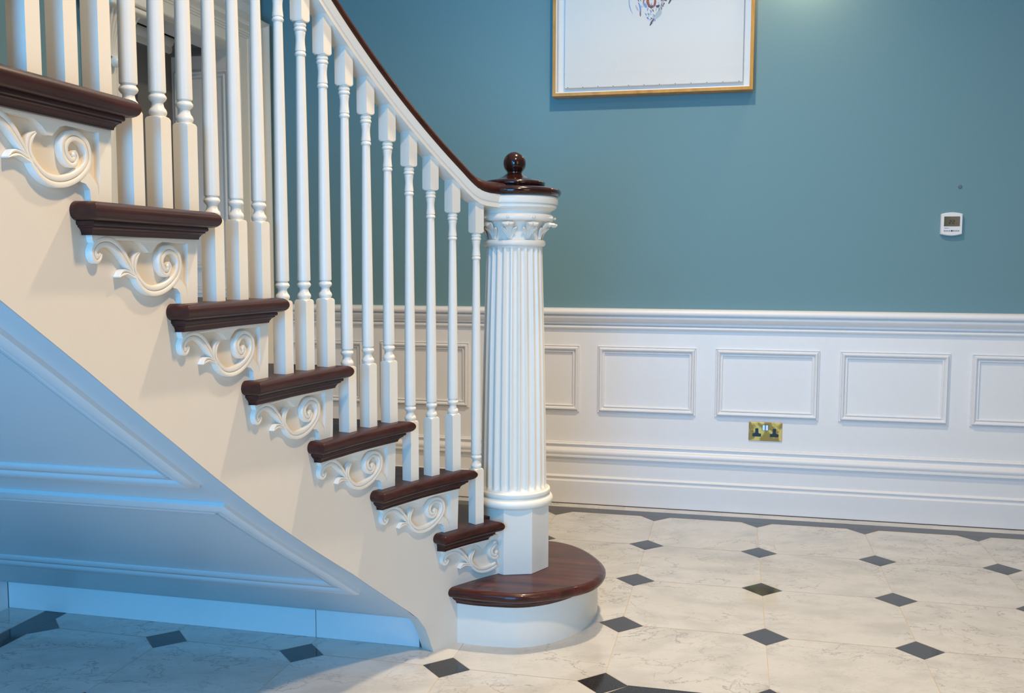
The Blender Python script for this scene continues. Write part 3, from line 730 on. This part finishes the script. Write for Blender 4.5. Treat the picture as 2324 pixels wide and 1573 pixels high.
# ------------------------------------------------------------------ handrail
def railz(i):
    if i >= 0.6: return 2.976 + i / 3 * RISE
    z06 = 2.976 + 0.6 / 3 * RISE; 
    T = [(-2.6, 2.946), (-1.0, 2.946), (-0.56, 2.949), (-0.23, 2.960), (0.03, 2.980), (0.36, 3.020), (0.6, z06)]
    return lerp(T, i)
hr = thing('handrail', 'dark mahogany topped handrail on white base sweeping down to the newel', 'handrail', (cur(6)[0], cur(6)[1], railz(6)))
def rail_mesh(prof, i0, i1, step=0.3):
    b = MB(); R = []; n = int((i1 - i0) / step)
    for j in range(n + 1):
        i = i0 + (i1 - i0) * j / n; z = railz(i)
        if i < -0.9:      # run into the middle of the newel head
            t = (-0.9 - i) / (1.7); bx, by, h = cur(-0.9); tx, ty = -0.781 + 0.02, -3.053; 
            x_, y_ = bx + (tx - bx) * t, by + (ty - by) * t; nx, ny = -math.sin(h), math.cos(h)
            R.append([(x_ + nx * (o + 0.03 * t), y_ + ny * (o + 0.03 * t), z + d) for o, d in prof])
        else:
            r_ = []
            for o, d in prof:
                x_, y_, h = cur(i, o); r_.append((x_, y_, z + d))
            R.append(r_)
    b.rings(R, True, True, True); return b
cx = -0.03
WB = [(-0.055, 0.0), (0.055, 0.0), (0.055, 0.026), (0.047, 0.028), (0.047, 0.034), (0.055, 0.037), (0.061, 0.050), (0.066, 0.066), (0.068, 0.086), (-0.068, 0.086), (-0.066, 0.066), (-0.061, 0.050), (-0.055, 0.037), (-0.047, 0.034), (-0.047, 0.028), (-0.055, 0.026)]
WB = [(cx + a, d) for a, d in WB]
CB = [(-0.070, 0.086), (0.070, 0.086), (0.077, 0.096), (0.080, 0.112), (0.076, 0.130), (0.066, 0.146), (0.048, 0.160), (0.024, 0.168), (0, 0.170), (-0.024, 0.168), (-0.048, 0.160), (-0.066, 0.146), (-0.076, 0.130), (-0.080, 0.112), (-0.077, 0.096)]
CB = [(cx + a, d) for a, d in CB]
rail_mesh(WB, -2.3, 24).build('rail_base', M['white'], hr, smooth=30)
tag(rail_mesh(CB, -1.5, 24).build('rail_cap', M['rail'], hr, smooth=50), 'dark mahogany handrail top')

# ------------------------------------------------------------------ balusters
HW = 0.0365
def sq(theta, r):  # square of half width r, at angle theta
    return r / max(abs(math.cos(theta)), abs(math.sin(theta)))
ANG = sorted(set([round(2 * PI * k / 40 + 0.0, 6) for k in range(40)] + [round(PI / 4 + PI / 2 * k, 6) for k in range(4)]))
def block(b, z0, z1, r, top=False, bot=False):
    lv = []
    cap = 0.016
    if bot: lv += [(z0 + cap * t, r * (1.0 + 0.42 * math.sqrt(max(0, 1 - (1 - t) ** 2)))) for t in (0, 0.12, 0.3, 0.55, 0.8, 1.0)]
    else: lv += [(z0, 9)]
    if top: lv += [(z1 - cap * (1 - t), r * (1.0 + 0.42 * math.sqrt(max(0, 1 - t ** 2)))) for t in (0, 0.2, 0.45, 0.7, 0.88, 1.0)]
    else: lv += [(z1, 9)]
    b.rings([[(min(sq(a, r), rc) * math.cos(a), min(sq(a, r), rc) * math.sin(a), z) for a in ANG] for z, rc in lv])
def arcs(r0, z0, r1, z1, bulge, n=5):
    """points between two radii with an outward bulge"""
    return [(r0 + (r1 - r0) * t / n + bulge * math.sin(PI * t / n), z0 + (z1 - z0) * t / n) for t in range(n + 1)]
LB = 0.380
def baluster_meshes(length):
    """length from tread to rail underside; local z from the tread"""
    hb, zt = LB, length - 0.212
    a = MB(); block(a, 0, hb, HW, top=True)
    c = MB(); block(c, zt, length + 0.034, HW, bot=True)
    s = MB()
    lo = [(0.030, hb - 0.002)] + arcs(0.0315, hb + 0.003, 0.0315, hb + 0.033, 0.0055, 6) + [(0.028, hb + 0.036)] + \
         [(0.0245, hb + 0.046), (0.0232, hb + 0.054), (0.0245, hb + 0.060), (0.029, hb + 0.064)] + arcs(0.0315, hb + 0.066, 0.0315, hb + 0.090, 0.0055, 6) + \
         [(0.0290, hb + 0.093), (0.0290, hb + 0.098), (0.0345, hb + 0.101), (0.0350, hb + 0.106)]
    hi = [(0.0238, zt - 0.180), (0.0240, zt - 0.176)] + arcs(0.0265, zt - 0.175, 0.0265, zt - 0.157, 0.0035, 5) + [(0.0255, zt - 0.154), (0.0255, zt - 0.151), (0.0282, zt - 0.149)] + \
         [(0.0275, zt - 0.138), (0.0255, zt - 0.120), (0.0243, zt - 0.100), (0.0245, zt - 0.085), (0.0262, zt - 0.068), (0.0280, zt - 0.058), (0.0282, zt - 0.053), (0.0265, zt - 0.050)] + \
         arcs(0.0295, zt - 0.047, 0.0295, zt - 0.030, 0.0040, 5) + [(0.0285, zt - 0.028)] + arcs(0.0295, zt - 0.026, 0.0285, zt - 0.006, 0.0038, 5) + [(0.026, zt + 0.003)]
    z0, z1 = hb + 0.106, zt - 0.180; n = 10
    mid = [(0.0350 + (0.0238 - 0.0350) * t / n + 0.0012 * math.sin(PI * t / n), z0 + (z1 - z0) * t / n) for t in range(1, n)]
    s.lathe(lo + mid + hi, n=32)
    return a, s, c
ORD = {2: 'second', 3: 'third', 4: 'fourth', 5: 'fifth', 6: 'sixth', 7: 'seventh', 8: 'eighth'}
POSN = {1: 'left', 2: 'middle', 3: 'right'}
protos = {}
def dup(root, loc, rz, label):
    r = root.copy(); C.objects.link(r); r.location = loc; r.rotation_euler = (0, 0, rz); r['label'] = label
    for ch in list(root.children):
        c_ = ch.copy(); C.objects.link(c_); c_.parent = r
    return r
for i in range(0, 19):
    k = 2 if i == 0 else 3 + (i - 1) // 3
    j = 0 if i == 0 else 4 - (1 + (i - 1) % 3)
    ii = -0.07 if i == 0 else i
    x, y, h = cur(ii, -HW * 1.0)
    t_ = (math.cos(h), math.sin(h)); x -= t_[0] * HW; y -= t_[1] * HW
    L_ = round(railz(i if i else 0.05) - k * RISE, 4)
    key = 'z' if i == 0 else (i - 1) % 3
    lab = ('white turned baluster standing alone on the second step beside the fluted newel' if i == 0 else
           'white turned baluster on the %s step, %s one of its three' % (ORD[k], POSN[j]))
    loc = Vector((x, y, k * RISE)) * S
    if key not in protos:
        r = bpy.data.objects.new('baluster', None); C.objects.link(r); r.empty_display_size = 0.05
        tag(r, lab, 'baluster', 'turned balusters of the staircase')
        a, s_, c_ = baluster_meshes(L_)
        for nm, mb in (('lower_block', a), ('turned_shaft', s_), ('upper_block', c_)):
            o = mb.build(nm, M['white'], None, smooth=38); o.parent = r
        protos[key] = r; r.location = loc; r.rotation_euler = (0, 0, h)
    else: dup(protos[key], loc, h, lab)

# ------------------------------------------------------------------ newel
NX, NY = -0.781, -3.053
nw = thing('newel_post', 'white fluted column newel with dark ball top on the rounded first step', 'newel', (NX, NY, RISE))
a0 = math.radians(20.5 + 22.5)
b = MB(); Ro = 0.2405 / math.cos(PI / 8)
b.rings([[(NX + Ro * math.cos(a0 + PI / 4 * q), NY + Ro * math.sin(a0 + PI / 4 * q), z) for q in range(8)] for z in (RISE, 0.875)])
b.build('octagonal_plinth', M['white'], nw, smooth=0, bevel=0.003)
b = MB(); b.lathe([(0.20, 0.862), (0.255, 0.862)] + [(0.262 + 0.022 * math.cos(a), 0.893 + 0.030 * math.sin(a)) for a in [(-1.2 + 2.4 * q / 10) for q in range(11)]] + [(0.262, 0.925), (0.254, 0.932), (0.252, 0.942), (0.262, 0.944), (0.265, 0.955), (0.262, 0.968), (0.250, 0.972), (0.20, 0.975)], (NX, NY, 0), 96)
b.build('base_moulding', M['white'], nw, smooth=40)
ZB, ZT = 0.970, 2.690
def fl_rad(r, z, th):
    t = min(1, max(0, (z - 0.985) / 0.03)) * min(1, max(0, (2.678 - z) / 0.02))
    ph = (th * 24 / (2 * PI) + 0.5) % 1.0; u = (ph - 0.5) / 0.34
    dep = 0.021 * math.sqrt(max(0, 1 - u * u)) if abs(u) < 1 else 0
    return r - dep * math.sqrt(t) * (0.75 + 0.25 * (r / 0.2365))
zs = [0.970, 0.980, 0.986, 0.992, 1.0, 1.008, 1.018, 1.03] + [1.03 + (2.655 - 1.03) * q / 14 for q in range(1, 15)] + [2.662, 2.668, 2.673, 2.678, 2.690]
def Rs(z):
    t = (z - ZB) / (ZT - ZB); r = 0.2365 + (0.1965 - 0.2365) * t + 0.004 * math.sin(PI * t)
    if z < 1.0: r += 0.010 * (1 - (z - 0.97) / 0.03) ** 2
    return r
b = MB(); b.lathe([(Rs(z), z) for z in zs], (NX, NY, 0), 288, rad=fl_rad)
b.build('fluted_shaft', M['white'], nw, smooth=40)
cp = MB()
def bell(z): t = (z - 2.72) / 0.15; return 0.188 + 0.05 * max(0, t) ** 2.2
cp.lathe([(0.15, 2.686), (0.203, 2.688)] + [(0.206 + 0.015 * math.cos(a), 2.711 + 0.021 * math.sin(a)) for a in [(-1.3 + 2.6 * q / 8) for q in range(9)]] + [(0.200, 2.733)] + [(bell(z), z) for z in [2.735 + 0.125 * q / 8 for q in range(9)]]
         + [(0.250, 2.859)] + [(0.252 + 0.024 * math.cos(a), 2.884 + 0.026 * math.sin(a)) for a in [(-1.35 + 2.7 * q / 10) for q in range(11)]] + [(0.252, 2.912), (0.252, 2.922), (0.262, 2.934), (0.276, 2.942), (0.283, 2.944), (0.284, 2.951), (0.294, 2.953), (0.296, 2.968), (0.290, 2.970), (0.290, 2.976), (0.303, 2.980), (0.306, 2.99), (0.306, 3.020), (0.300, 3.030), (0.2, 3.034)], (NX, NY, 0), 96)
cap_o = cp.build('capital', M['white'], nw, smooth=35)
vd = math.atan2(-9.7039 - NY, 0.7426 - NX)
def sub(o, par):
    o.parent = par; o.matrix_parent_inverse = (root_of(nw) @ par.matrix_parent_inverse).inverted()
def strap(b, pts, wd, th, ang):
    """pts (t, rho, z); ribbon of width wd[i] facing outward"""
    ca, sa = math.cos(ang), math.sin(ang); R = []
    for i, ((t, ro, z), w_) in enumerate(zip(pts, wd)):
        a_ = pts[max(0, i - 1)]; c_ = pts[min(len(pts) - 1, i + 1)]; dr, dz = c_[1] - a_[1], c_[2] - a_[2]; l = math.hypot(dr, dz) or 1e-6
        nr, nz = dz / l, -dr / l
        ring = []
        for q, hh in ((-0.5, 0), (-0.42, 0.8), (-0.15, 0.65), (0, 1.0), (0.15, 0.65), (0.42, 0.8), (0.5, 0), (0, -0.6)):
            tt = t + q * w_; rr = ro + nr * hh * th; zz = z + nz * hh * th
            ring.append((NX + rr * ca - tt * sa, NY + rr * sa + tt * ca, zz))
        R.append(ring)
    b.rings(R)
for q in range(10):
    ang = vd + math.radians(-9 + 36 * q); b = MB()
    strap(b, [(0, bell(2.74) + 0.004, 2.737), (0, bell(2.77) + 0.006, 2.77), (0, bell(2.80) + 0.012, 2.80), (0, 0.238, 2.826), (0, 0.258, 2.843), (0, 0.275, 2.848), (0, 0.287, 2.840), (0, 0.289, 2.828)],
          [0.032, 0.026, 0.036, 0.064, 0.086, 0.088, 0.074, 0.046], 0.010, ang)
    for s_ in (-1, 1):
        strap(b, [(s_ * 0.006, bell(2.74) + 0.004, 2.738), (s_ * 0.013, bell(2.765) + 0.006, 2.765), (s_ * 0.026, bell(2.79) + 0.013, 2.790), (s_ * 0.040, bell(2.81) + 0.022, 2.810), (s_ * 0.050, bell(2.82) + 0.026, 2.814)],
              [0.012, 0.022, 0.034, 0.032, 0.006], 0.009, ang)
        ca, sa = math.cos(ang), math.sin(ang); cc = (NX + 0.284 * ca - s_ * 0.019 * sa, NY + 0.284 * sa + s_ * 0.019 * ca, 2.836)
        b.lathe([(0.001, -0.015), (0.014, -0.010), (0.021, 0.0), (0.016, 0.010), (0.001, 0.014)], cc, 12)
    sub(b.build('acanthus_leaf', M['white'], None, smooth=50), cap_o)
    b = MB(); ca, sa = math.cos(ang), math.sin(ang); R = []
    for d, r_ in ((0.0, 0.008), (0.012, 0.008), (0.016, 0.010), (0.022, 0.010), (0.027, 0.006), (0.028, 0.001)):
        R.append([(NX + (0.270 + d) * ca - r_ * math.cos(w_) * sa, NY + (0.270 + d) * sa + r_ * math.cos(w_) * ca, 2.884 + r_ * math.sin(w_)) for w_ in [2 * PI * e / 12 for e in range(12)]])
    b.rings(R); sub(b.build('knob', M['white'], None, smooth=50), cap_o)
b = MB(); b.lathe([(0.25, 3.032), (0.306, 3.032), (0.318, 3.038), (0.326, 3.052), (0.327, 3.066), (0.320, 3.080), (0.300, 3.090), (0.262, 3.094), (0.222, 3.096), (0.205, 3.098), (0.204, 3.104), (0.212, 3.110), (0.216, 3.122), (0.212, 3.134), (0.196, 3.143), (0.165, 3.146), (0.12, 3.158), (0.085, 3.174), (0.062, 3.190), (0.052, 3.197), (0.052, 3.206), (0.03, 3.21)], (NX, NY, 0), 96)
nc = tag(b.build('newel_cap', M['polish'], nw, smooth=45), 'polished dark mahogany stepped cap')
b = MB(); b.lathe([(0.001, -0.0790)] + [(0.079 * math.sin(a), -0.079 * math.cos(a)) for a in [PI * e / 24 for e in range(1, 24)]] + [(0.001, 0.079)], (NX, NY, 3.266), 48)
sub(b.build('ball_finial', M['polish'], None, smooth=80), nc)

# ------------------------------------------------------------------ picture on the back wall
YF = 0.285
px0, px1, pz0, pz1 = -1.150, 0.866, 4.288, 6.85
pt = thing('framed_picture', 'large pale abstract picture in thin oak frame under glass on the teal wall', 'picture', (-0.14, WY, pz0))
b = MB(); fwid = 0.033
mitre_frame(b, (0, 0, 0), (1, 0, 0), (0, 0, 1), (0, -1, 0), px0, pz0, px1, pz1, [(0, -WY), (0, -YF), (fwid, -YF), (fwid, -WY)])
b.build('oak_frame', M['oak'], pt, smooth=0, bevel=0.003)
b = MB(); b.box((px0 + fwid, 0.40, pz0 + fwid), (px1 - fwid, 0.42, pz1 - fwid)); b.build('mount_board', M['mat'], pt, smooth=0)
b = MB(); mitre_frame(b, (0, 0, 0), (1, 0, 0), (0, 0, 1), (0, -1, 0), px0 + fwid, pz0 + fwid, px1 - fwid, pz1 - fwid, [(0, -0.405), (0.001, -YF - 0.008), (0.010, -YF - 0.01), (0.011, -0.405)])
b.build('frame_slip', M['mat'], pt, smooth=0)
ax0, ax1, az0, az1 = -1.030, 0.765, 4.376, pz1 - 0.12
b = MB(); b.box((ax0, 0.335, az0), (ax1, 0.40, az1)); cv = b.build('artwork_board', M['canvas'], pt, smooth=0, bevel=0.004)
for k in range(12):
    xx = ax0 + 0.035 + (ax1 - ax0 - 0.07) * k / 11; b = MB(); b.box((xx - 0.0035, 0.330, az0 + 0.001), (xx + 0.0035, 0.336, az0 + 0.008))
    b.build('edge_pin', M['dark'], pt, smooth=0)
def stroke(b, pts, w_, mi):
    R = []; pts = crom([(x + 0.065, z, ww) for x, z, ww in pts], 5)
    for i, (x, z, ww) in enumerate(pts):
        a_ = pts[max(0, i - 1)]; c_ = pts[min(len(pts) - 1, i + 1)]; dx, dz = c_[0] - a_[0], c_[1] - a_[1]; l = math.hypot(dx, dz) or 1e-6
        nx, nz = -dz / l, dx / l; R.append([(x + nx * ww * w_, 0.3335, z + nz * ww * w_), (x, 0.3318, z), (x - nx * ww * w_, 0.3335, z - nz * ww * w_)])
    b.rings(R, False, False, False, mi)
rnd = random.Random(3); b = MB()
hand = [([(-0.245, 5.24, 1), (-0.25, 5.20, 1.6), (-0.235, 5.165, 1.2), (-0.215, 5.158, 1), (-0.185, 5.16, 1.2), (-0.175, 5.20, 1.2), (-0.18, 5.24, 0.8)], 0.009, 0),
        ([(-0.24, 5.155, 0.6), (-0.215, 5.148, 1.1), (-0.185, 5.150, 0.8)], 0.009, 1),
        ([(-0.255, 5.225, 0.5), (-0.22, 5.23, 1), (-0.17, 5.222, 0.6)], 0.008, 1),
        ([(-0.285, 5.19, 0.7), (-0.272, 5.165, 1.4), (-0.262, 5.145, 0.8)], 0.010, 2),
        ([(-0.345, 5.20, 0.4), (-0.33, 5.17, 1), (-0.322, 5.13, 1), (-0.318, 5.09, 0.5)], 0.008, 2),
        ([(-0.37, 5.175, 0.4), (-0.355, 5.14, 1), (-0.34, 5.12, 0.5)], 0.008, 3),
        ([(-0.325, 5.115, 0.5), (-0.322, 5.085, 1), (-0.32, 5.06, 0.4)], 0.007, 0),
        ([(-0.165, 5.16, 0.5), (-0.150, 5.15, 1.3), (-0.135, 5.165, 0.6)], 0.010, 1),
        ([(-0.12, 5.21, 0.6), (-0.085, 5.215, 1.2), (-0.06, 5.20, 0.6)], 0.010, 0),
        ([(-0.04, 5.17, 0.6), (-0.02, 5.21, 1), (0.0, 5.25, 1.2)], 0.009, 1),
        ([(-0.19, 5.03, 0.6), (-0.205, 5.0, 1.2), (-0.225, 4.965, 0.4)], 0.009, 1),
        ([(-0.15, 5.10, 0.4), (-0.17, 5.06, 1), (-0.195, 5.03, 0.6)], 0.007, 3),
        ([(-0.12, 5.14, 0.4), (-0.13, 5.08, 1.4), (-0.17, 5.03, 0.4)], 0.014, 3),
        ([(-0.44, 5.24, 0.6), (-0.43, 5.16, 0.8), (-0.40, 5.09, 0.3)], 0.005, 2)]
for pts_, w_, mi in hand: stroke(b, pts_, w_, mi)
for k in range(70):                               # small loose marks in the lower point of the cluster
    z = rnd.uniform(4.99, 5.28); half = 0.02 + (z - 4.97) * 0.48; x = -0.20 + rnd.uniform(-1, 1) * half; a_ = rnd.uniform(0.9, 2.3); l = rnd.uniform(0.008, 0.026)
    stroke(b, [(x - l * math.cos(a_), z - l * math.sin(a_), 0.2), (x + rnd.uniform(-.006, .006), z, 0.9), (x + l * math.cos(a_), z + l * math.sin(a_), 0.2)], 0.0065, rnd.choice([3, 3, 3, 3, 0, 2, 2, 1]))
for k in range(90):                               # the rest of the abstract cluster, above the edge of the view
    x = -0.17 + rnd.gauss(0, 0.13); z = 5.55 + rnd.gauss(0, 0.13); a_ = rnd.uniform(0, PI); l = rnd.uniform(0.02, 0.06)
    if z < 5.27: continue
    stroke(b, [(x - l * math.cos(a_), z - l * math.sin(a_), 0.4), (x + rnd.uniform(-.01, .01), z, 1.2), (x + l * math.cos(a_), z + l * math.sin(a_), 0.4)], 0.010, rnd.randrange(4))
b.build('brush_stroke', [M['ink_red'], M['ink_dark'], M['ink_blue'], M['ink_grey']], pt, smooth=0, fix=False)['kind'] = 'stuff'
b = MB(); b.add([(px0 + fwid - 0.004, YF + 0.012, pz0 + fwid - 0.004), (px1 - fwid + 0.004, YF + 0.012, pz0 + fwid - 0.004), (px1 - fwid + 0.004, YF + 0.012, pz1 - fwid + 0.004), (px0 + fwid - 0.004, YF + 0.012, pz1 - fwid + 0.004)], [(0, 1, 2, 3)])
b.build('glass_pane', M['glass'], pt, smooth=0, fix=False)

# ------------------------------------------------------------------ thermostat
tx, tz = 2.764, 2.960; hw, hh = 0.097, 0.097
th = thing('thermostat', 'small white square wall thermostat with grey display showing 22', 'thermostat', (tx, WY, tz))
def tface(y, e=0.0):
    P = []; a = hw - e
    for k in range(9): u = -1 + 2 * k / 8; P.append((tx + u * a, y, tz + hh - e + 0.016 * (1 - u * u)))
    for k in range(9): u = 1 - 2 * k / 8; P.append((tx + u * a, y, tz - hh + e - 0.016 * (1 - u * u)))
    return P
b = MB(); b.rings([tface(WY), tface(WY - 0.036), tface(WY - 0.046, 0.006)]); b.build('casing', M['plastic'], th, smooth=30)
yf = WY - 0.0465
b = MB(); b.box((tx - 0.071, yf - 0.002, tz - 0.022), (tx + 0.071, yf + 0.001, tz + 0.072)); scn = b.build('display', M['lcd'], th, smooth=0)
def seg2(b, x, z, w_, h_):
    t = 0.005; y0, y1 = yf - 0.0035, yf - 0.0018
    b.box((x, y0, z + h_ - t), (x + w_, y1, z + h_)); b.box((x + w_ - t, y0, z + h_ / 2), (x + w_, y1, z + h_ - t)); b.box((x, y0, z + h_ / 2 - t / 2), (x + w_, y1, z + h_ / 2 + t / 2))
    b.box((x, y0, z + t), (x + t, y1, z + h_ / 2)); b.box((x, y0, z), (x + w_, y1, z + t))
b = MB(); seg2(b, tx - 0.026, tz + 0.0, 0.020, 0.038); seg2(b, tx + 0.004, tz + 0.0, 0.020, 0.038); b.box((tx + 0.040, yf - 0.0035, tz), (tx + 0.045, yf - 0.0018, tz + 0.006))
o = b.build('digits', M['digit'], None, smooth=0); o.parent = scn; o.matrix_parent_inverse = (root_of(th) @ scn.matrix_parent_inverse).inverted()
b = MB()
for k in range(7):
    if k == 3: continue
    xx = tx - 0.070 + 0.0205 * k; b.box((xx, yf - 0.002, tz - 0.071), (xx + 0.015, yf + 0.001, tz - 0.060))
b.build('button_row', M['greybar'], th, smooth=0)
b = MB(); b.box((tx - 0.0075, yf - 0.002, tz - 0.072), (tx + 0.009, yf + 0.001, tz - 0.059)); b.build('centre_button', M['redbar'], th, smooth=0)
b = MB(); b.box((tx - 0.068, yf - 0.0012, tz - 0.042), (tx - 0.026, yf + 0.001, tz - 0.037)); b.build('print_mark', M['greybar'], th, smooth=0)
b = MB(); b.rings([[(2.832 + r_ * math.cos(2 * PI * q / 20), y_, 3.318 + r_ * math.sin(2 * PI * q / 20)) for q in range(20)] for r_, y_ in ((0.019, WY), (0.019, WY - 0.004), (0.014, WY - 0.007))])
tag(b.build('wall_plug', paint('grey_teal_plug', (0.115, 0.165, 0.18), 0.6), None, smooth=30), 'tiny round dark plug in the teal wall above the thermostat', 'plug')

# ------------------------------------------------------------------ double socket
sk = thing('double_socket', 'brass double power socket with black inserts on the white panelling', 'socket', (1.075, PY, 0.76))
sx0, sx1, sz0, sz1 = 0.909, 1.240, 0.760, 0.952; ys = PY - 0.012
b = MB(); b.box((sx0, ys, sz0), (sx1, PY, sz1)); b.build('brass_plate', M['brass'], sk, smooth=0, bevel=0.004)
for cxs in (0.989, 1.163):
    b = MB(); P = [(-0.043, 0.803), (0.043, 0.803), (0.043, 0.834), (0.021, 0.837), (0.016, 0.845), (0.016, 0.889), (-0.016, 0.889), (-0.016, 0.845), (-0.021, 0.837), (-0.043, 0.834)]
    b.rings([[(cxs + u, y_, v) for u, v in P] for y_ in (ys + 0.004, ys - 0.003)]); b.build('socket_insert', M['dark'], sk, smooth=0)
b = MB(); b.box((1.040, ys - 0.002, 0.868), (1.107, ys + 0.002, 0.928)); b.build('switch_surround', M['dark'], sk, smooth=0)
for xx in (1.045, 1.077):
    b = MB(); b.rings([[(xx, ys - 0.002, 0.872), (xx + 0.024, ys - 0.002, 0.872), (xx + 0.024, ys - 0.002, 0.924), (xx, ys - 0.002, 0.924)], [(xx, ys - 0.012, 0.872), (xx + 0.024, ys - 0.012, 0.872), (xx + 0.024, ys - 0.005, 0.924), (xx, ys - 0.005, 0.924)]]); b.build('rocker_switch', M['rocker'], sk, smooth=0)
for xx in (0.945, 1.198):
    b = MB(); b.rings([[(xx + r_ * math.cos(2 * PI * q / 16), y_, 0.862 + r_ * math.sin(2 * PI * q / 16)) for q in range(16)] for r_, y_ in ((0.009, ys), (0.009, ys - 0.003), (0.006, ys - 0.0045))]); b.build('screw', M['brass'], sk, smooth=30)
